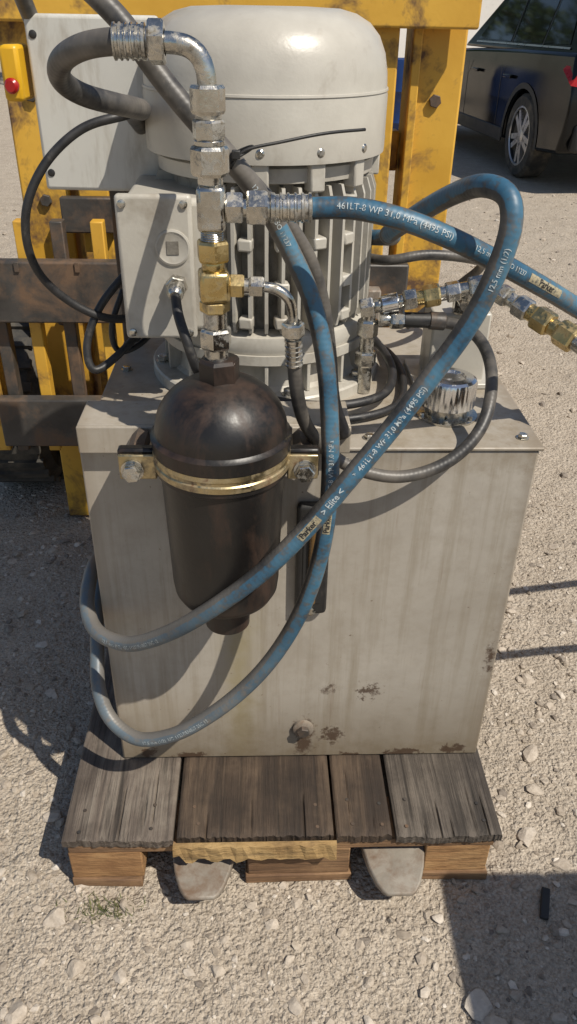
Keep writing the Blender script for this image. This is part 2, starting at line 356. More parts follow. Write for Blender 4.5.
for i in range(150):
    x=random.gauss(-.37,.035); y=random.gauss(-.225,.014); h=random.uniform(.006,.02); a=random.uniform(0,2*pi); w=.0011; dx,dy=cos(a),sin(a); l=random.uniform(0,.018); n=len(V)
    V+=[(x-dy*w,y+dx*w,0),(x+dy*w,y-dx*w,0),(x+dx*l,y+dy*l,h)]; F.append((n,n+1,n+2))
mesh('grass_tuft',V,F,M['grass'],None)

# ------------------------------------------------------------------ pallet
def plank(name,x0,x1,y0,y1,z0,z1,mat,parent,jit=.0025,along='y'):
    n=14; V=[];F=[]
    for i in range(n+1):
        t=i/n
        jx0,jx1,jz=[random.uniform(-jit,jit) for _ in range(3)]
        if along=='y':
            y=y0+(y1-y0)*t; e0,e1=(random.uniform(-.004,.004),random.uniform(-.004,.004)) if i==0 else (0,0)
            V+=[(x0+jx0,y+e0,z0),(x1+jx1,y+e1,z0),(x1+jx1,y+e1,z1+jz*.5),(x0+jx0,y+e0,z1-jz*.3)]
        else:
            x=x0+(x1-x0)*t; V+=[(x,y0+jx0*.5,z0+jx1*.5),(x,y1,z0),(x,y1,z1),(x,y0+jx0*.5,z1+jz*.3)]
    for i in range(n):
        for k in range(4): F.append((4*i+k,4*i+(k+1)%4,4*i+4+(k+1)%4,4*i+4+k))
    F+=[(0,1,2,3),(4*n,4*n+1,4*n+2,4*n+3)]
    o=mesh(name,V,F,mat,parent); bevel(o,.0022,2); return o
# deck board with a few open drying cracks, worn rounded edges and a ragged front end
def deckboard(name,x0,x1,y0,y1,z0,z1,mat,parent,cracks=6,rag=.004):
    nx=max(12,int((x1-x0)/.0026)); xs=[x0+(x1-x0)*i/nx for i in range(nx+1)]
    ys=[y0+.010*k for k in range(22)]; ys+=[y0+.22+(y1-y0-.22)*k/20 for k in range(1,21)]
    rr=random.Random(name+str(x0)); cr=[]
    for _ in range(cracks): cr.append((rr.randint(4,nx-4),rr.choice((-.02,-.02,.01,.04)),rr.uniform(.04,.13),rr.uniform(.002,.005)))
    endj=[0]*(nx+1); acc=0
    for i in range(nx+1): acc=acc*.75+rr.uniform(-rag,rag)*.45; endj[i]=acc
    tilt=rr.uniform(-.0012,.0012)
    V=[];F=[]
    for j,y in enumerate(ys):
        for i,x in enumerate(xs):
            z=z1+.0007*sin(y*17+x0*40)+rr.uniform(-.00018,.00018)+tilt*(i/nx-.5)
            if i in (0,nx): z-=.0030
            elif i in (1,nx-1): z-=.0010
            for ci,cs,cl,cd in cr:
                if i==ci and cs<=y-y0<=cs+cl: z-=cd*min(1,(cs+cl-(y-y0))/.03)
            yy=y+(endj[i] if j==0 else 0)
            if j==0: z-=.0022
            V.append((x,yy,z))
    W_=nx+1
    for j in range(len(ys)-1):
        for i in range(nx): F.append((j*W_+i,j*W_+i+1,(j+1)*W_+i+1,(j+1)*W_+i))
    base=len(V); ring=[i for i in range(W_)]+[j*W_+nx for j in range(1,len(ys))]+[(len(ys)-1)*W_+i for i in range(nx-1,-1,-1)]+[j*W_ for j in range(len(ys)-2,0,-1)]
    for r_ in ring: V.append((V[r_][0],V[r_][1]+(.0015 if r_<W_ else 0),z0))
    m_=len(ring)
    for k in range(m_): F.append((ring[k],ring[(k+1)%m_],base+(k+1)%m_,base+k))
    F.append(tuple(base+k for k in range(m_)))
    return mesh(name,V,F,mat,parent,True,50)
def pallet(name,ox,oy,oz,mats=None,hero=False):
    e=grp(name,(ox,oy,oz)); y0,y1=-.18,1.02
    md=mats or [M['wood_r'],M['wood_d'],M['wood_d'],M['wood_r']]
    for i,(a,b_,dy) in enumerate(((-.4345,-.2375,0),(-.2305,.0515,.004),(.0565,.157,.002),(.165,.357,-.002))):
        if hero: deckboard('deck_board_%d'%(i+1),ox+a,ox+b_,oy+y0+dy,oy+y1,oz+.122,oz+.1435,md[i],e,(6,3,2,6)[i])
        else: plank('deck_board_%d'%(i+1),ox+a,ox+b_,oy+y0+dy,oy+y1,oz+.122,oz+.144,md[i],e)
    for k,y in enumerate((y0+.006,.37,y1-.10)):
        plank('cross_board_%d'%(k+1),ox-.428,ox+.348,oy+y,oy+y+.095,oz+.100,oz+.1215,M['wood_x'],e,.0015,'x')
        for j,(a,b_) in enumerate(((-.43,-.297),(-.105,.085),(.225,.345))):
            box('block_%d_%d'%(k+1,j+1),ox+a,ox+b_,oy+y+.002,oy+y+.093,oz+.0225,oz+.0995,M['wood_o'] if j!=1 else M['wood_x'],e,.003)
    for j,(a,b_) in enumerate(((-.432,-.30),(-.11,.09),(.222,.348))):
        plank('bottom_board_%d'%(j+1),ox+a,ox+b_,oy+y0+.004,oy+y1,oz+.0,oz+.022,M['wood_x'],e,.002)
    return e
P1=pallet('wooden_pallet',0,0,0,[M['wood_l'],M['wood_d'],M['wood_d'],M['wood_r']],True)
V=[];F=[];n=26
for i in range(n+1):
    x=-.236+.292*i/n; zb=.106+.004*sin(i*1.7)+random.uniform(-.004,.004)+(.01 if i<2 else 0)
    V+=[(x,-.198+random.uniform(-.002,.001),zb),(x,-.184,zb),(x,-.184,.1385),(x,-.193+random.uniform(-.003,.003),.137+random.uniform(-.0015,.0015))]
for i in range(n):
    for k in range(4): F.append((4*i+k,4*i+(k+1)%4,4*i+4+(k+1)%4,4*i+4+k))
F+=[(0,1,2,3),(4*n,4*n+1,4*n+2,4*n+3)]
mesh('split_board_end',V,F,M['wood_y'],P1)
for x in (-.40,-.27,-.2,.02,.08,.135,.19,.33):
    for y in (-.155,-.11): lathe('nail',(x+random.uniform(-.008,.008),y+random.uniform(-.008,.008),.1440),(0,0,1),[(0,.0035),(.001,.0033)],M['steel'],P1,10)
for k in range(8):  # unseen stack beside the camera, added to throw the lower-right ground shadow
    pallet('added_shadow_pallet.%03d'%(k+1),1.35+random.uniform(-.01,.01),-1.77+random.uniform(-.01,.01),k*.146)

# ------------------------------------------------------------------ tank
TK=grp('hydraulic_tank',(0,.26,.144)); ZT=.829
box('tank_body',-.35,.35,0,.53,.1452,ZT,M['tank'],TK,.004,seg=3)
box('tank_lid',-.347,.356,-.003,.535,ZT+.0005,ZT+.0065,M['tank'],TK,.002)
box('front_angle_face',-.345,.055,-.022,-.014,.8365,.880,M['tank'],TK,.002)
box('front_angle_top',-.345,.055,-.0135,.07,.872,.880,M['tank'],TK,.002)
box('front_angle_web',-.340,.050,.055,.061,.836,.8715,M['tank'],TK,.001)
for x,y in ((.33,.03),(.33,.27),(.33,.50),(.09,.03),(-.33,.50),(.1,.50),(-.32,.30)):
    lathe('lid_washer',(x,y,ZT+.0065),(0,0,1),[(0,.010),(.0015,.010)],M['zinc'],TK,20)
    hexnut('lid_bolt',(x,y,ZT+.008),(0,0,1),.006,.0075,M['zinc'],TK)
lathe('drain_boss',(.002,-.0005,.228),(0,-1,0),[(0,.020),(.006,.020),(.008,.017)],M['fork'],TK,24)
hexnut('drain_plug',(.002,-.008,.228),(0,-1,0),.010,.0125,M['steel'],TK)
box('gauge_frame',-.021,.033,-.018,.001,.522,.742,M['blackpl'],TK,.008,seg=3)
box('gauge_recess',-.010,.022,-.0195,-.0175,.548,.716,M['dprint'],TK,.001)
lathe('gauge_tube',(.006,-.020,.552),(0,0,1),[(0,.007),(.16,.007)],M['sight'],TK,20)
for z in (.533,.731): lathe('gauge_screw',(.006,-.018,z),(0,-1,0),[(0,.008),(.005,.008),(.006,.006)],M['zinc'],TK,20)
BC=grp('breather_cap',(.227,.115,ZT))
lathe('breather_flange',(.227,.115,ZT+.0065),(0,0,1),[(0,.050),(.004,.050),(.005,.046),(.006,.036),(.018,.036)],M['zinc'],BC,40)
pr=[(0,.038),(.003,.043),(.040,.043),(.046,.041),(.049,.036),(.050,.024),(.047,.022),(.047,.001)]
V=[];F=[];seg=144
for t,r in pr:
    for i in range(seg):
        rr=r*(1+.010*cos(i*pi/2)) if .003<=t<=.041 else r
        V.append((.227+rr*cos(2*pi*i/seg),.115+rr*sin(2*pi*i/seg),ZT+.025+t))
for j in range(len(pr)-1):
    for i in range(seg): k=(i+1)%seg; F.append((j*seg+i,j*seg+k,(j+1)*seg+k,(j+1)*seg+i))
F+=[tuple(range(seg)),tuple((len(pr)-1)*seg+i for i in range(seg))]
mesh('breather_cap_knurled',V,F,M['chrome'],BC,True,25)
for i in range(6):
    a=i*pi/3+.3; hexnut('breather_screw',(.227+.044*cos(a),.115+.044*sin(a),ZT+.0115),(0,0,1),.004,.004,M['zinc'],BC)

# ------------------------------------------------------------------ electric motor
MX,MY=-.068,.33
MO=grp('electric_motor',(MX,MY,ZT)); c=(MX,MY,0); up=(0,0,1)
lathe('base_flange',c,up,[(ZT+.0065,.205),(.853,.205),(.856,.202),(.856,.172),(.862,.165),(.885,.160),(.905,.162),(.906,.185),(.922,.185)],M['motor'],MO,72)
for i in range(8):
    a=i*pi/4+.2; lathe('flange_washer',(MX+.188*cos(a),MY+.188*sin(a),.856),up,[(0,.0125),(.002,.0125)],M['zinc'],MO,20); hexnut('flange_bolt',(MX+.188*cos(a),MY+.188*sin(a),.858),up,.009,.0095,M['zinc'],MO,phase=i)
for i in range(16):
    a=i*pi/8; R=Matrix.Rotation(a,3,'Z'); q=Vector((MX,MY,0))+R@Vector((.172,0,0))
    box('housing_rib',q.x-.011,q.x+.011,q.y-.003,q.y+.003,.8565,.905,M['motor'],MO,.001,rotz=a)
lathe('motor_core',c,up,[(.922,.150),(1.20,.150)],M['fin'],MO,64)
lathe('lower_end_shield',c,up,[(.9225,.180),(.935,.184),(.950,.180),(.955,.165),(.956,.150)],M['motor'],MO,72)
lathe('upper_end_shield',c,up,[(1.175,.152),(1.18,.172),(1.200,.174),(1.204,.165)],M['motor'],MO,72)
nf=44
for i in range(nf):
    a=2*pi*i/nf
    if 3.3<a<4.0: continue
    R=Matrix.Rotation(a,3,'Z')
    V=[]
    for (r,z) in ((.148,.957),(.176,.957),(.181,.975),(.181,1.155),(.174,1.174),(.148,1.174)):
        for s in (-1,1): V.append(Vector((MX,MY,z))+R@Vector((r,s*(.0026 if r>.15 else .0040),0)))
    F=[(0,2,4,6,8,10),(1,11,9,7,5,3)]+[(2*k,2*((k+1)%6),2*((k+1)%6)+1,2*k+1) for k in range(6)]
    mesh('cooling_fin',V,F,M['motor'],MO)
for a in (-2.05,-1.62,-1.15,-.7,0,.8,1.6,2.4):
    R=Matrix.Rotation(a,3,'Z'); q=Vector((MX,MY,1.188))+R@Vector((.172,0,0))
    box('cover_lug',q.x-.012,q.x+.012,q.y-.012,q.y+.012,1.168,1.212,M['motor'],MO,.003,rotz=a)
    q=Vector((MX,MY,1.222))+R@Vector((.188,0,0)); d=R@Vector((1,0,0))
    lathe('cover_screw',q-d*.001,d,[(0,.0065),(.002,.0065),(.004,.004)],M['zinc'],MO,16)
for a in (-1.75,-1.43,-1.10,-.78):
    R=Matrix.Rotation(a,3,'Z'); q=Vector((MX,MY,0))+R@Vector((.172,0,0))
    for z in (.965,1.02,1.085,1.14): box('cast_pad',q.x-.012,q.x+.011,q.y-.011,q.y+.011,z,z+.018,M['motor'],MO,.003,rotz=a)
lathe('fan_cover',c,up,[(1.207,.184),(1.207,.1885),(1.213,.189),(1.285,.189),(1.292,.1875),(1.315,.186),(1.340,.181),(1.362,.171),(1.378,.156),(1.389,.135),(1.395,.11),(1.397,.06),(1.397,.002)],M['motor'],MO,96,ang=50)
lathe('fan_cover_seam',c,up,[(1.2905,.1885),(1.2915,.1895),(1.2945,.1890),(1.2950,.1875)],M['motor'],MO,96,cap=False)
TB=MO
box('terminal_box_body',-.278,-.150,.150,.36,.962,1.160,M['motor'],TB,.010,seg=4)
box('terminal_box_lid',-.286,-.176,.135,.152,.955,1.168,M['motor'],TB,.006,seg=3)
box('terminal_box_neck',-.16,-.11,.19,.34,.98,1.14,M['motor'],TB,.006)
lathe('terminal_box_roundel',(-.206,.1355,1.095),(0,-1,0),[(0,.026),(.003,.026),(.004,.023),(.0025,.020),(.0025,.001)],M['motor'],TB,40)
box('roundel_mark',-.215,-.197,.1318,.133,1.085,1.105,M['fin'],TB,.001)
for x in (-.275,-.187):
    for z in (.966,1.156): lathe('terminal_screw',(x,.135,z),(0,-1,0),[(0,.006),(.003,.006),(.004,.004)],M['zinc'],TB,16)
hexnut('cable_gland_nut',(-.203,.135,1.042),(0,-1,-.2),.012,.0165,M['zinc'],TB)
lathe('cable_gland',(-.203,.123,1.040),(0,-1,-.25),[(0,.013),(.018,.013),(.024,.010),(.026,.008)],M['zinc'],TB,24)
hexnut('cable_gland_side',(-.287,.23,1.03),(-1,0,-.2),.012,.014,M['blackpl'],TB)

# ------------------------------------------------------------------ electrical enclosure
EN=grp('electrical_enclosure',(-.33,.42,1.14))
R=Matrix.Rotation(radians(-4),3,'Z')
box('enclosure_body',-.425,-.235,.36,.50,1.14,1.375,M['encl'],EN,.006,rot=R,seg=3)
box('enclosure_door',-.432,-.228,.343,.357,1.133,1.382,M['encl'],EN,.006,rot=R,seg=3)
box('enclosure_post',-.345,-.315,.44,.47,.836,1.139,M['steel'],EN,.002)
for z in (1.16,1.355):
    for x in (-.42,-.24): lathe('door_screw',(x,.345-(x+.33)*.07,z),(0,-1,0),[(0,.006),(.003,.006),(.004,.004)],M['blackpl'],EN,16)
box('stop_button_box',-.470,-.440,.33,.39,1.265,1.342,M['yplastic'],EN,.006,rot=R)
lathe('stop_button',(-.452,.328,1.288),(-.2,-1,0),[(0,.007),(.008,.007),(.009,.011),(.014,.011),(.017,.008)],M['red'],EN,28)

# ------------------------------------------------------------------ accumulator
AX,AY=-.130,-.108
AC=grp('hydraulic_accumulator',(AX,AY,.585)); c=(AX,AY,0)
pr=[(.586,.030),(.588,.034),(.640,.036),(.643,.044),(.645,.060),(.650,.070),(.662,.0765),(.680,.0785),(.840,.0835),(.862,.085),(.866,.0905),(.873,.0905)]
lathe('lower_shell',c,up,pr,M['cast'],AC,72,ang=40)
lathe('shell_joint',c,up,[(.873,.0875),(.897,.0875)],M['cast'],AC,72)
pr=[(.897,.0925),(.916,.0945),(.918,.091),(.921,.0885)]
for i in range(15):
    a=i/14*radians(78); pr.append((.921+.074*sin(a),.0885*cos(a)**.9))
pr.append((.996,.0175))
lathe('upper_shell',c,up,pr,M['cast'],AC,72,ang=40)
hexnut('top_hex_nut',(AX,AY,.985),up,.036,.0265,M['cast'],AC,phase=.3)
lathe('clamp_band',c,up,[(.8735,.0895),(.8735,.0925),(.882,.0932),(.884,.0915),(.888,.0915),(.890,.0932),(.8965,.0925),(.8965,.0895)],M['band'],AC,72,cap=False)
for sx,x in ((-1,-.250),(1,-.018)):
    xi=AX+sx*.088
    box('clamp_ear',min(x-sx*-.018,xi),max(x+sx*.018,xi),AY-.018,AY-.012,.853,.890,M['band'],AC,.002)
    box('clamp_ear_black',min(x+sx*.020,xi),max(x+sx*.020,xi),AY-.0105,AY+.006,.850,.895,M['cast'],AC,.004)
    lathe('clamp_washer',(x,AY-.0185,.868),(0,-1,0),[(0,.0155),(.003,.0155)],M['zinc'],AC,24)
    hexnut('clamp_bolt',(x,AY-.0215,.868),(0,-1,0),.012,.0130,M['zinc'],AC,phase=.4)
    lathe('clamp_stud',(x,AY+.006,.868),(0,1,0),[(0,.007),(.08,.007)],M['zinc'],AC,16)
    hexnut('clamp_spacer',(x,AY+.03,.868),(0,1,0),.055,.014,M['steel'],AC)

# ------------------------------------------------------------------ fitting column
FC=grp('pipe_fitting_column',(AX,AY,1.02)); CX,CY=-.133,AY
def up_nut(n,z0,z1,r,m): hexnut(n,(CX,CY,z0),up,z1-z0,r,m,FC,phase=random.uniform(0,1))
def up_cyl(n,z0,z1,r,m): lathe(n,(CX,CY,z0),up,[(0,r*.95),(.001,r),(z1-z0-.001,r),(z1-z0,r*.95)],m,FC,28)
up_cyl('nipple_bottom',1.020,1.036,.015,M['zinc']); up_nut('nut_1',1.034,1.060,.0205,M['zinc']); up_cyl('neck_1',1.060,1.083,.0145,M['zinc'])
up_nut('nut_2',1.080,1.094,.0185,M['brass'])
box('elbow_body_brass',CX-.018,CX+.018,CY-.018,CY+.018,1.094,1.131,M['brass'],FC,.005,rotz=.15)
up_cyl('neck_2',1.131,1.142,.014,M['brass'])
up_nut('nut_3',1.141,1.165,.0200,M['brass'])
for i in range(5): up_cyl('thread',1.165+i*.0025,1.1670+i*.0025,.0140,M['zinc'])
up_cyl('thread_core',1.164,1.178,.0128,M['zinc'])
box('tee_body',CX-.016,CX+.016,CY-.016,CY+.016,1.176,1.226,M['zinc'],FC,.005)
up_cyl('neck_3',1.226,1.236,.0145,M['zinc'])
up_nut('nut_4',1.235,1.266,.0215,M['zinc']); up_cyl('neck_4',1.266,1.272,.017,M['zinc']); up_nut('nut_5',1.271,1.292,.0185,M['zinc'])
up_cyl('neck_5',1.292,1.298,.0145,M['zinc']); up_nut('nut_6',1.297,1.325,.0190,M['zinc'])
hexnut('tee_nut',(CX+.016,CY,1.201),(1,0,0),.020,.0185,M['zinc'],FC); lathe('tee_neck',(CX+.036,CY,1.201),(1,0,0),[(0,.010),(.006,.010)],M['zinc'],FC,20)
hexnut('side_nut_1',(CX+.018,CY,1.112),(1,0,-.02),.018,.0150,M['brass'],FC); lathe('side_neck',(CX+.034,CY,1.112),(1,0,-.02),[(0,.009),(.008,.009)],M['zinc'],FC,20)
hexnut('side_nut_2',(CX+.042,CY,1.1115),(1,0,-.02),.018,.0130,M['zinc'],FC)
tube('side_elbow',[(CX+.058,CY,1.111),(-.060,CY,1.109),(-.044,CY,1.098),(-.038,CY+.004,1.080),(-.037,CY+.008,1.060)],.0065,M['zinc'],FC,seg=16,step=.003)
tube('upper_elbow',[(CX,CY,1.322),(CX-.001,CY,1.338),(CX-.008,CY,1.353),(CX-.022,CY,1.361),(CX-.045,CY,1.363)],.0105,M['zinc'],FC,seg=20,step=.003)

# ------------------------------------------------------------------ hoses
rH=.0127
def hose(name,P,r=rH,mat='hoseblue',ref=(0,-1,.35)):
    e=grp(name,tuple(P[0])); fr=tube('hose_body',P,r,M[mat],e,ref); return e,fr
TXT='461LT-8 WP 31,0 MPa (4495 PSI)'
A=[(-.035,-.108,1.201),(-.01,-.108,1.202),(.025,-.110,1.203),(.082,-.120,1.194),(.142,-.120,1.173),(.210,-.100,1.140),(.285,-.060,1.098),(.42,0.02,1.02),(.62,.12,.93),(.90,.25,.82),(1.25,.45,.60),(1.55,.75,.25),(1.75,1.1,.014),(2.0,1.7,.014)]
eA,fA=hose('hydraulic_hose',A)
crimp('crimp_A',(-.018,CY,1.202),(CX+.040,CY,1.201),.0165,eA)
s=.045
for t,z in ((TXT,.0100),('12,5 mm (1/2) ISO 11237',.0085)):
    s+=wraptext('print',t,fA,rH,s,z,M['print'],eA)+.03
patch('label',fA,rH,s-.02,s+.05,-.42,.42,M['label'],eA); wraptext('label_print','Parker',fA,rH,s,.012,M['dprint'],eA,bold=.0003,lift=.0006)
C=[(.05,.36,1.06),(.13,.27,1.08),(.115,.14,1.115),(.100,.060,1.135),(.113,.010,1.162),(.151,-.060,1.208),(.176,-.130,1.232),(.194,-.160,1.226),(.197,-.170,1.199),(.187,-.170,1.144),(.165,-.170,1.086),(.126,-.175,1.022),(.082,-.185,.9576),(.034,-.200,.8975),(-.0146,-.205,.830),(-.0723,-.205,.7585),(-.143,-.190,.683),(-.2228,-.150,.597),(-.296,-.100,.535),(-.350,-.055,.523),(-.374,.000,.532),(-.378,.06,.545),(-.384,.15,.52),(-.385,.25,.47)]
eC,fC=hose('hydraulic_hose.001',C,mat='hoseloop')
def s_at(fr,p):
    d=np.linalg.norm(fr[0]-np.array(p),axis=1); return fr[3][int(np.argmin(d))]
s=s_at(fC,(-.002,-.205,.85))
patch('label',fC,rH,s+.005,s+.045,-.42,.42,M['label'],eC); wraptext('label_print','Parker',fC,rH,s+.042,.0108,M['dprint'],eC,flip=True,bold=.0003,lift=.0006)
wraptext('print_mid','> Elite <',fC,rH,s-.002,.012,M['print'],eC,flip=True,bold=.0002)
wraptext('print_up','*  '+TXT,fC,rH,s-.065,.0095,M['print'],eC,flip=True,bold=.0001)
wraptext('print_up2','12,5 mm (1/2)',fC,rH,s-.335,.0088,M['print'],eC,flip=True,bold=.0001)
wraptext('print_low','12,5 mm (1/2)  ISO 11237/EN857 2SC 12',fC,rH,s_at(fC,(-.33,-.08,.527)),.0085,M['print'],eC,flip=True)
D=[(-.42,.45,1.30),(-.42,.25,1.46),(-.36,.06,1.47),(-.29,-.01,1.43),(-.226,-.030,1.376),(-.200,-.040,1.341),(-.162,-.050,1.297),(-.113,-.050,1.245),(-.075,-.040,1.197),(-.040,-.040,1.137),(-.011,-.050,1.077),(.008,-.070,1.003),(.016,-.090,.925),(.019,-.105,.853),(.015,-.115,.759),(-.002,-.120,.666),(-.033,-.120,.574),(-.083,-.120,.483),(-.156,-.120,.399),(-.236,-.110,.332),(-.301,-.090,.305),(-.348,-.060,.324),(-.368,-.030,.368),(-.374,.020,.410),(-.384,.12,.46),(-.385,.25,.47)]
eD,fD=hose('hydraulic_hose.002',D,mat='hosedrop')
s=s_at(fD,(-.09,-.045,1.22)); wraptext('print_1','12,5 mm (1/2) ISO 11237',fD,rH,s,.0085,M['print'],eD)
s=s_at(fD,(.017,-.1,.80)); patch('label',fD,rH,s,s+.042,-.42,.42,M['label'],eD); wraptext('label_print','Parker',fD,rH,s+.040,.0108,M['dprint'],eD,flip=True,bold=.0003,lift=.0006)
wraptext('print_2','461LT-8 WP 31,0 MPa',fD,rH,s-.01,.0095,M['print'],eD,flip=True)
wraptext('print_3','12,5 mm (1/2)  ISO 11237/EN857 2SC 12',fD,rH,s_at(fD,(-.28,-.095,.31)),.0085,M['print'],eD,flip=True)
E2=[(-.16,.10,1.26),(-.118,-.008,1.240),(-.080,-.012,1.205),(-.040,-.014,1.160),(-.010,-.008,1.11),(.008,-.008,1.05),(.018,-.015,.99),(.026,-.025,.92),(.045,-.025,.868)]
eE2,f=hose('hydraulic_hose.003',E2,.0105,'hoseblack')
E=[(-.036,-.098,1.04),(-.034,-.095,1.010),(-.031,-.090,.976),(-.018,-.072,.915),(.012,-.050,.862),(.051,-.052,.832),(.127,-.048,.811),(.203,-.030,.827),(.252,0,.865),(.275,.05,.907),(.282,.12,.938),(.270,.165,.954),(.250,.19,.960),(.225,.20,.962)]
eE,f=hose('hydraulic_hose.004',E,.0095,'hoseblack')
crimp('crimp_E',(-.034,-.095,1.005),(-.037,CY+.008,1.064),.0115,eE)
T=[(-.205,CY,1.363),(-.225,CY,1.363),(-.264,-.085,1.357),(-.295,-.055,1.342),(-.306,-.020,1.322),(-.291,.020,1.303),(-.256,.055,1.290),(-.235,.12,1.278),(-.265,.25,1.26),(-.26,.40,1.2),(-.2,.53,1.0),(-.1,.5,.86)]
eT,f=hose('hydraulic_hose.005',T,.0130,'hoseblack')
crimp('crimp_T',(-.228,CY,1.363),(CX-.042,CY,1.363),.0175,eT)
eK,f=hose('hydraulic_hose.006',[(.0,.45,1.04),(.09,.36,1.03),(.14,.30,1.035),(.20,.30,1.045),(.28,.32,1.035),(.33,.40,1.0),(.30,.48,.93),(.22,.50,.85)],.0085,'hoseblack')

def cable(name,P,r=.0058): e=grp(name,tuple(P[0])); tube('cable_body',P,r,M['cable'],e,seg=12)
cable('electric_cable',[(-.24,.36,1.262),(-.270,.2,1.262),(-.326,.18,1.248),(-.385,.16,1.199),(-.418,.15,1.1325),(-.417,.16,1.056),(-.379,.18,1.000),(-.322,.2,.965),(-.27,.24,.96),(-.24,.40,.95)],.0066)
cable('electric_cable.001',[(-.288,.23,1.035),(-.310,.21,1.015),(-.338,.20,.981),(-.361,.18,.921),(-.352,.17,.886),(-.313,.20,.9045),(-.28,.26,.93),(-.27,.36,.95)],.0066)
cable('electric_cable.002',[(-.303,.24,1.00),(-.325,.22,.94),(-.318,.22,.90),(-.285,.24,.905),(-.25,.30,.93)],.005)
cable('electric_cable.003',[(-.203,.105,1.035),(-.197,.07,1.015),(-.185,.05,.985),(-.168,.05,.93),(-.135,.10,.885),(-.09,.115,.868),(-.03,.10,.862),(.05,.092,.862),(.12,.13,.862),(.150,.21,.862),(.150,.32,.864),(.12,.42,.87),(.06,.50,.86)],.0075)
cable('electric_cable.004',[(-.12,.10,.856),(-.03,.082,.846),(.06,.076,.846),(.14,.12,.846),(.172,.22,.846),(.165,.36,.848),(.10,.48,.85)],.0065)
zt=grp('cable_tie',(-.1,-.06,1.25))
tube('tie_tail',[(-.112,-.066,1.236),(-.105,-.068,1.252),(-.05,-.055,1.264),(0,-.035,1.271),(.05,-.005,1.272)],.0019,M['blackpl'],zt,seg=8)
box('tie_head',-.110,-.100,-.074,-.062,1.247,1.256,M['blackpl'],zt,.001)
tube('tie_loop',[(-.107+.024*cos(t)*.9,-.045+.024*sin(t),1.247+.010*cos(t)) for t in [i*pi/8 for i in range(16)]],.0018,M['blackpl'],zt,seg=8,step=.003)

# ------------------------------------------------------------------ manifold and fittings
FM=grp('valve_manifold',(.24,.25,ZT))
box('manifold_block',.215,.315,.235,.315,.8365,.965,M['motor'],FM,.004)
box('manifold_plate',.19,.335,.215,.335,.8362,.846,M['motor'],FM,.002)
FT=grp('pipe_fitting_chain',(.1,.2,.98))
def seg_(n,p,q,r,kind,m):
    p=Vector(p);q=Vector(q);a=q-p
    if kind=='h': hexnut(n,p,a,a.length,r,m,FT,phase=random.uniform(0,1))
    else: lathe(n,p,a,[(0,r*.94),(.001,r),(a.length-.001,r),(a.length,r*.94)],m,FT,24)
pts=[(.085,.205,.982),(.30,.195,1.028)]
a0=Vector(pts[0]); d=(Vector(pts[1])-a0); L=d.length; d.normalize()
pos=0
for l,r,k,mm in ((.022,.017,'h','zinc'),(.014,.0115,'c','zinc'),(.026,.0155,'c','chrome'),(.010,.011,'c','zinc'),(.020,.0175,'h','zinc'),(.012,.012,'c','brass'),(.026,.018,'h','brass'),(.010,.012,'c','zinc'),(.022,.0165,'h','zinc'),(.014,.012,'c','zinc'),(.026,.0175,'h','zinc')):
    seg_('fitting',a0+d*pos,a0+d*(pos+l+.0005),r,k,M[mm]); pos+=l
e0=a0+d*pos
box('tee_corner',e0.x-.006,e0.x+.026,e0.y-.018,e0.y+.014,e0.z-.016,e0.z+.016,M['zinc'],FT,.005,rotz=-.4)
a0=Vector((e0.x+.012,e0.y-.008,e0.z-.002)); d=(Vector((.450,.005,.955))-a0).normalized(); pos=.012
for l,r,k,mm in ((.020,.017,'h','zinc'),(.016,.0115,'c','zinc'),(.026,.0180,'h','zinc'),(.012,.013,'c','brass'),(.030,.020,'h','brass'),(.014,.013,'c','brass'),(.032,.0205,'h','brass'),(.018,.0135,'c','zinc'),(.03,.0175,'h','zinc')):
    seg_('fitting',a0+d*pos,a0+d*(pos+l+.0005),r,k,M[mm]); pos+=l
e1=a0+d*pos
eR,f=hose('hydraulic_hose.007',[tuple(e1-d*.01),tuple(e1+d*.06),(.75,-.02,.86),(1.05,.10,.70),(1.35,.35,.35),(1.5,.75,.014),(1.6,1.4,.014)],rH,'hoseblue')
for p,q,r,k,mm in (((.135,.20,.966),(.158,.20,.966),.015,'h','zinc'),((.158,.20,.966),(.205,.20,.965),.0125,'c','blackpl'),((.200,.20,.965),(.226,.20,.963),.0145,'c','steel'),((.118,.20,.966),(.136,.20,.966),.011,'c','zinc'),
    ((.100,.205,.836),(.100,.205,.975),.012,'c','zinc'),((.100,.205,.885),(.100,.205,.91),.018,'h','zinc'),((.100,.205,.935),(.100,.205,.965),.0175,'h','zinc'),
    ((.262,.24,.965),(.262,.24,.99),.017,'h','zinc'),((.262,.205,.99),(.262,.245,.99),.013,'c','zinc'),((.262,.2,1.0),(.262,.2,1.02),.014,'c','zinc'),
    ((.300,.26,.965),(.300,.26,.985),.016,'h','zinc'),((.300,.26,.985),(.300,.26,1.005),.012,'c','brass')):
    seg_('fitting',p,q,r,k,M[mm])

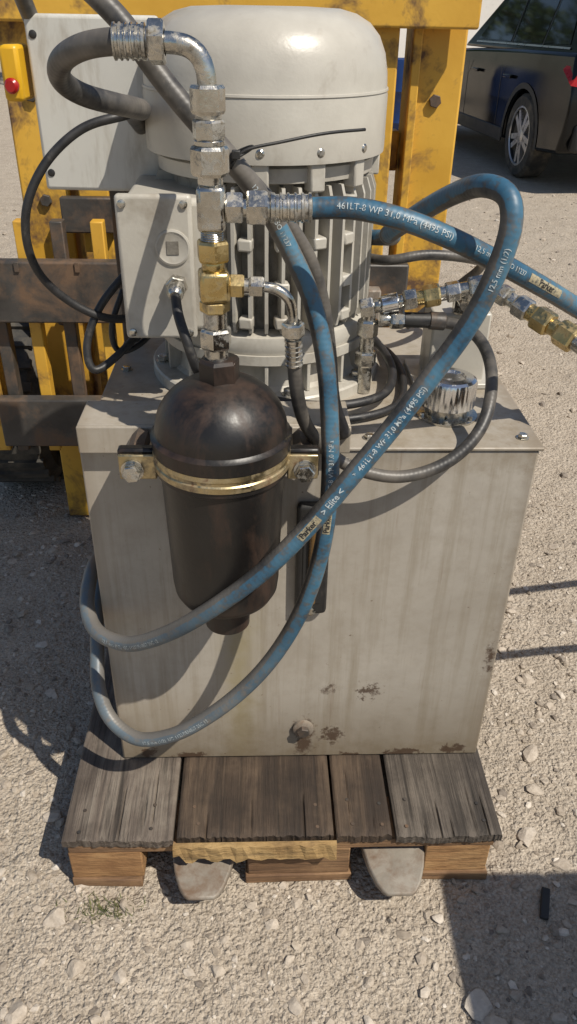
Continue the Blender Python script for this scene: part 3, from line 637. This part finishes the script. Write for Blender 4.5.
# ------------------------------------------------------------------ forklift
FL=grp('forklift',(-.13,1.2,0)); Yl=M['yellow']; S_=M['steel']
box('mast_column_right',.305,.437,1.20,1.34,.10,1.80,Yl,FL,.006)
box('mast_column_right_lip',.300,.322,1.180,1.199,.10,1.80,Yl,FL,.003)
box('mast_column_left',-.715,-.585,1.20,1.34,.10,1.80,Yl,FL,.006)
box('mast_inner_left',-.555,-.475,1.16,1.27,.16,1.80,Yl,FL,.005)
box('mast_inner_right',.20,.262,1.16,1.27,.16,1.75,Yl,FL,.005)
box('mast_crossbeam_top',-.72,.442,1.115,1.158,1.358,1.50,Yl,FL,.006)
box('mast_crossbeam_mid',-.584,.30,1.275,1.33,1.02,1.12,Yl,FL,.006)
box('mast_crossbeam_low',-.584,.30,1.275,1.33,.10,.24,Yl,FL,.006)
box('carriage_bar_upper',-.86,.30,.95,.99,.695,.852,S_,FL,.005)
box('carriage_bar_lower',-.80,.28,.95,.99,.335,.478,S_,FL,.005)
for i in range(7): box('carriage_notch',-.84+i*.15,-.828+i*.15,.945,.9495,.828,.8525,S_,FL,.001)
for x in (-.78,-.69,-.60,-.50): box('carriage_strut',x,x+.032,.992,1.03,.30,.94,Yl if x in(-.69,-.5) else S_,FL,.003)
box('carriage_side_plate',-.845,-.80,.992,1.10,.30,.90,Yl,FL,.004)
box('mast_leg',-.69,-.61,1.09,1.15,.012,.34,Yl,FL,.004)
for z in (.62,.95,1.2):
    for x in (-.65,.37): hexnut('mast_bolt',(x,1.199,z),(0,-1,0),.012,.016,S_,FL)
box('mast_bracket',-.60,-.46,1.13,1.158,.88,.97,S_,FL,.004)
lathe('lift_cylinder',(-.16,1.23,.15),up,[(0,.045),(1.0,.045),(1.0,.03),(1.6,.03)],S_,FL,24)
for sx,x in ((-1,-.34),(1,.08)): lathe('chain',(x,1.16,.5),up,[(0,.012),(1.2,.012)],S_,FL,8)
lathe('mast_hose',(-.44,1.15,.5),up,[(0,.011),(1.2,.011)],M['cable'],FL,12)
lathe('mast_hose',(-.41,1.15,.5),up,[(0,.011),(1.2,.011)],M['cable'],FL,12)
for n,cx in (('fork_left',-.186),('fork_right',.168)):
    w=.059
    box(n+'_shank',cx-w,cx+w,.905,.945,.05,.80,M['fork'],FL,.004)
    V=[];F=[]
    st=[(.91,w,.045,.088),(.2,w,.047,.084),(-.10,w,.052,.080),(-.16,w*.98,.055,.077),(-.195,w*.86,.057,.075),(-.225,w*.68,.058,.073),(-.240,w*.52,.060,.071),(-.246,w*.38,.061,.070)]
    for y,ww,z0,z1 in st: V+=[(cx-ww,y,z0),(cx+ww,y,z0),(cx+ww,y,z1),(cx-ww,y,z1)]
    for i in range(len(st)-1):
        for k in range(4): F.append((4*i+k,4*i+(k+1)%4,4*i+4+(k+1)%4,4*i+4+k))
    F+=[(0,1,2,3),tuple(4*(len(st)-1)+k for k in range(4))]
    o=mesh(n+'_blade',V,F,M['fork'],FL); bevel(o,.003)
box('chassis',-.72,.20,1.75,3.0,.22,.95,Yl,FL,.03)
box('dash_panel',-.70,.18,1.62,1.74,.60,1.25,M['steel'],FL,.02)
box('axle_beam',-.74,.30,1.40,1.50,.22,.34,S_,FL,.01)
box('counterweight',-.82,.22,3.0,3.55,.20,1.15,Yl,FL,.08,seg=4)
box('seat_cushion',-.55,-.08,2.2,2.7,.95,1.08,M['blackpl'],FL,.04); box('seat_back',-.55,-.08,2.68,2.80,1.05,1.55,M['blackpl'],FL,.04)
for x in (-.70,.12):
    box('guard_post_front',x,x+.05,1.76,1.82,.95,2.15,M['blackpl'],FL,.01); box('guard_post_rear',x,x+.05,2.95,3.01,1.1,2.15,M['blackpl'],FL,.01)
box('overhead_guard',-.76,.19,1.7,3.05,2.15,2.20,M['blackpl'],FL,.01)
WX,WY=-.965,1.42
lathe('front_wheel_left',(WX,WY,.30),(1,0,0),[(0,.19),(.0,.26),(.03,.295),(.11,.30),(.19,.295),(.22,.26),(.22,.19)],M['tyre'],FL,48)
for i in range(28):
    a=2*pi*i/28; R=Matrix.Rotation(a,3,'X'); q=Vector((WX+.11,WY,.30))+R@Vector((0,0,.300))
    box('tyre_lug',q.x-.095,q.x+.095,q.y-.014,q.y+.014,q.z-.008,q.z+.010,M['tyre'],FL,0,rot=R)
lathe('wheel_hub',(WX-.005,WY,.30),(1,0,0),[(0,.08),(.004,.19),(.22,.19)],Yl,FL,32)
lathe('front_wheel_right',(.25,1.60,.30),(1,0,0),[(0,.19),(0,.26),(.03,.295),(.11,.30),(.15,.295),(.18,.26),(.18,.19)],M['tyre'],FL,48)
for x in (-.80,.05): lathe('rear_wheel',(x,2.95,.24),(1,0,0),[(0,.15),(0,.22),(.02,.24),(.14,.24),(.16,.22),(.16,.15)],M['tyre'],FL,40)

# ------------------------------------------------------------------ parked car
org=Vector((3.38,7.44,0)); hd=Vector((-.09,.996,0)).normalized(); lf=Vector((-hd.y,hd.x,0))
CAR=grp('parked_car',tuple(org))
def W(x,y,z): return org+hd*x+lf*y+Vector((0,0,z))
def carmesh(n,V,F,mat,bev=0,seg=3,smooth=False):
    o=mesh(n,[W(*v) for v in V],F,mat,CAR,smooth)
    if bev: bevel(o,bev,seg)
    return o
def arch(cx,r,n=12): return [(cx+r*cos(a),.36+r*sin(a)) for a in [radians(-8+196*i/n) for i in range(n+1)]]
prof=[(-.93,.34),(-1.0,.52),(-.99,.80),(-.95,1.02),(-.90,1.12),(.3,1.10),(1.6,1.06),(2.30,1.03),(3.2,.95),(3.62,.82),(3.78,.62),(3.76,.40),(3.62,.28)]
prof+= arch(2.93,.43)+arch(0,.43)
n=len(prof)
V=[(x,-.94 if z<.95 else -.90,z) for x,z in prof]+[(x,.94 if z<.95 else .90,z) for x,z in prof]
F=[tuple(range(n)),tuple(range(2*n-1,n-1,-1))]+[(i,(i+1)%n,n+(i+1)%n,n+i) for i in range(n)]
o=mesh('car_body',[W(*v) for v in V],F,M['carblack'],CAR); bevel(o,.035,3)
gb=[(-.90,1.08),(-.62,1.60),(-.45,1.70),(.6,1.75),(1.15,1.68),(2.15,1.06)]
def hw(z): return .885-(z-1.08)*.30
V=[(x,-hw(z),z) for x,z in gb]+[(x,hw(z),z) for x,z in gb]; k=len(gb)
F=[tuple(range(k)),tuple(range(2*k-1,k-1,-1))]+[(i,(i+1)%k,k+(i+1)%k,k+i) for i in range(k)]
carmesh('car_cabin',V,F,M['carblack'],.03)
def win(n,pl,side=1,mat='glass',off=.006):
    V=[(x,side*(hw(z)+off),z) for x,z in pl]; carmesh(n,V,[tuple(range(len(pl)))],M[mat])
HX=[(0,1,3,2),(4,6,7,5),(0,4,5,1),(2,3,7,6),(0,2,6,4),(1,5,7,3)]
for s in (1,-1):
    win('quarter_window',[(-.66,1.17),(-.50,1.55),(-.12,1.60),(-.12,1.16)],s)
    win('rear_door_window',[(-.06,1.16),(-.06,1.60),(.62,1.63),(.66,1.15)],s)
    win('front_door_window',[(.74,1.15),(.70,1.63),(1.08,1.60),(1.72,1.15)],s)
    for xx in (-.09,.70): win('door_pillar_seam',[(xx-.01,1.14),(xx-.01,1.62),(xx+.01,1.62),(xx+.01,1.14)],s,'cartrim',.009)
    win('window_chrome',[(-.70,1.135),(-.70,1.150),(1.75,1.128),(1.75,1.113)],s,'rim',.010)
    for xx in (.68,1.75): carmesh('door_seam',[(xx-.006,s*.942,.40),(xx+.006,s*.942,.40),(xx+.006,s*.942,.94),(xx-.006,s*.942,.94)],[(0,1,2,3)],M['cartrim'])
    for xx in (.45,1.45):
        V=[(xx+dx,s*(.945+dy),.86+dz) for dx in (-.10,.10) for dy in(0,.03) for dz in(-.015,.015)]
        carmesh('door_handle',V,HX,M['carblack'],.006)
    V=[(x,s*(.935+dy),z) for x in (.44,2.49) for dy in (0,.02) for z in (.27,.40)]
    carmesh('sill',V,HX,M['cartrim'],.01)
    V=[(-.78,s*.9415,.99),(-.97,s*.935,.88),(-1.002,s*.80,.86),(-.99,s*.62,.90),(-.972,s*.62,1.0),(-.965,s*.85,1.01),(-.80,s*.925,1.02)]
    carmesh('taillight',V,[(0,1,5,6),(1,2,5),(2,3,4,5)],M['red'])
    for cx in (0,2.93):
        V=[];F=[];m_=20
        for i in range(m_+1):
            a=radians(-6+192*i/m_)
            for r_ in (.425,.475): V.append((cx+r_*cos(a),s*.946,.36+r_*sin(a)))
        for i in range(m_): F.append((2*i,2*i+1,2*i+3,2*i+2))
        carmesh('arch_trim',V,F,M['cartrim'])
        ax=lf*s; c0=W(cx,s*.70,.375)
        lathe('tyre',c0,ax,[(0,.27),(0,.34),(.02,.37),(.10,.375),(.20,.372),(.232,.345),(.235,.265),(.19,.262)],M['tyre'],CAR,56)
        lathe('rim_barrel',c0+ax*.05,ax,[(0,.05),(.05,.255),(.175,.262),(.18,.252),(.06,.24),(.05,.06)],M['cartrim'],CAR,48)
        lathe('rim_lip',c0+ax*.222,ax,[(0,.268),(.008,.268),(.010,.248),(0,.244)],M['rim'],CAR,56,cap=False)
        lathe('hub',c0+ax*.18,ax,[(0,.07),(.035,.06),(.04,.03)],M['rim'],CAR,24)
        tdir=Vector((0,0,1)); fw=hd
        for j in range(10):
            a=j*pi/5+(.12 if j%2 else -.12); rd=fw*cos(a)+tdir*sin(a); td=fw*(-sin(a))+tdir*cos(a)
            V=[c0+ax*(.185+dz)+rd*rr+td*tt*(.030 if rr<.1 else .022) for rr in(.05,.255) for tt in(-1,1) for dz in(0,.03)]
            mesh('spoke',V,HX,M['rim'],CAR)
V=[(-.915,-.70,1.16),(-.915,.70,1.16),(-.655,.60,1.58),(-.655,-.60,1.58)]; carmesh('rear_window',V,[(0,1,2,3)],M['glass'])
V=[(x,y,z) for x in (-1.05,-.9) for y in (-.85,.85) for z in (.36,.58)]
carmesh('rear_bumper',V,HX,M['cartrim'],.04)

# ------------------------------------------------------------------ background building, barrel, added trees
BL=grp('white_building',(4,24,0))
box('wall',1.2,16,22,28,0,3.4,M['plaster'],BL,0)
V=[(.9,21.6,3.4),(16.4,21.6,3.4),(16.4,28.4,3.4),(.9,28.4,3.4),(.9,25,5.2),(16.4,25,5.2)]
mesh('roof',V,[(0,1,5,4),(2,3,4,5),(0,4,3),(1,2,5),(0,3,2,1)],M['roof'],BL)
for x in (3,9,13):
    box('window_frame',x-.7,x+.7,21.93,22.02,1.2,2.5,M['encl'],BL,.02); box('window_pane',x-.6,x+.6,21.90,21.925,1.3,2.4,M['glass'],BL,0)
box('door',10.6,11.7,21.92,22.02,0,2.1,M['blue'],BL,.02)
BR=grp('plastic_barrel',(1.62,9.2,0))
lathe('barrel_body',(1.62,9.2,0),up,[(0,.26),(.03,.28),(.28,.29),(.30,.30),(.32,.29),(.60,.29),(.62,.30),(.64,.29),(.88,.28),(.93,.25),(.93,.01)],M['blue'],BR,48)
rs=np.random.RandomState(3)
for ti,(tx,ty,th) in enumerate(((-9.5,17,5.5),(-6.2,18.5,6.2),(-3.2,17.5,5.0),(-1.2,20,5.6),(-13,18,6.0),(-8,22,6.5))):  # trees added out of view so the car's flank reflects something dark
    TR=grp('added_tree' if ti==0 else 'added_tree.%03d'%ti,(tx,ty,0))
    lathe('trunk',(tx,ty,0),up,[(0,.20),(.3,.15),(th*.45,.10),(th*.8,.04)],M['bark'],TR,12)
    V=[];F=[]; cl=[]
    for b_i in range(9):
        a=rs.uniform(0,2*pi); h0=th*rs.uniform(.3,.6); L=rs.uniform(.9,1.8); tip=Vector((tx+L*cos(a),ty+L*sin(a),h0+rs.uniform(.5,1.4)))
        lathe('limb',(tx,ty,h0),tip-Vector((tx,ty,h0)),[(0,.05),((tip-Vector((tx,ty,h0))).length,.015)],M['bark'],TR,6); cl.append(tip)
    cl+= [Vector((tx+rs.uniform(-.7,.7),ty+rs.uniform(-.7,.7),th*rs.uniform(.6,1))) for _ in range(8)]
    for cc in cl:
        rr=rs.uniform(.5,.95)
        for _ in range(240):
            p_=rs.normal(0,1,3); p_=p_/np.linalg.norm(p_)*rr*rs.uniform(.4,1)**.5; p_=p_*np.array([1,1,.75])+np.array(cc)
            u_=rs.normal(0,1,3); u_/=np.linalg.norm(u_); v_=np.cross(u_,rs.normal(0,1,3)); v_/=np.linalg.norm(v_); k0=len(V); sz=rs.uniform(.05,.10)
            V+=[p_-u_*sz,p_+v_*sz*.5,p_+u_*sz,p_-v_*sz*.5]; F.append((k0,k0+1,k0+2,k0+3))
    mesh('crown',V,F,M['leaf'],TR)

# ------------------------------------------------------------------ light, sky, camera
el=radians(53); az=radians(48)
sun=bpy.data.lights.new('sun','SUN'); sun.energy=5.0; sun.angle=radians(.5); sun.color=(1,.93,.82)
so=bpy.data.objects.new('sun',sun); COL.objects.link(so)
ts=Vector((cos(el)*sin(az),-cos(el)*cos(az),sin(el))); so.rotation_euler=ts.to_track_quat('Z','Y').to_euler(); so.location=ts*20
w=bpy.data.worlds.new('World'); scene.world=w; w.use_nodes=True; nt=w.node_tree
bg=nt.nodes['Background']; sk=nt.nodes.new('ShaderNodeTexSky'); sk.sky_type='NISHITA'; sk.sun_disc=False; sk.sun_elevation=el; sk.sun_rotation=pi-az
nt.links.new(sk.outputs[0],bg.inputs[0]); bg.inputs[1].default_value=.09
cam=bpy.data.cameras.new('camera'); co=bpy.data.objects.new('camera',cam); COL.objects.link(co); scene.camera=co
cam.sensor_fit='VERTICAL'; cam.sensor_height=36; cam.lens=36*789.8/1024; cam.clip_start=.02; cam.clip_end=600
p,y,r=.568,.0415,-.0189
fwd=Vector((0,cos(p),-sin(p))); rt=Vector((1,0,0)); dn=Vector((0,-sin(p),-cos(p)))
R2=rt*cos(r)+dn*sin(r); D2=rt*(-sin(r))+dn*cos(r)
Yw=Matrix(((cos(y),sin(y),0),(-sin(y),cos(y),0),(0,0,1)))
fwd,R2,D2=Yw@fwd,Yw@R2,Yw@D2
mm=Matrix((( R2.x,-D2.x,-fwd.x),(R2.y,-D2.y,-fwd.y),(R2.z,-D2.z,-fwd.z)))
co.rotation_euler=mm.to_euler(); co.location=(-.0778,-1.0571,1.3947)
scene.view_settings.view_transform='Standard'; scene.view_settings.look='None'; scene.view_settings.exposure=0
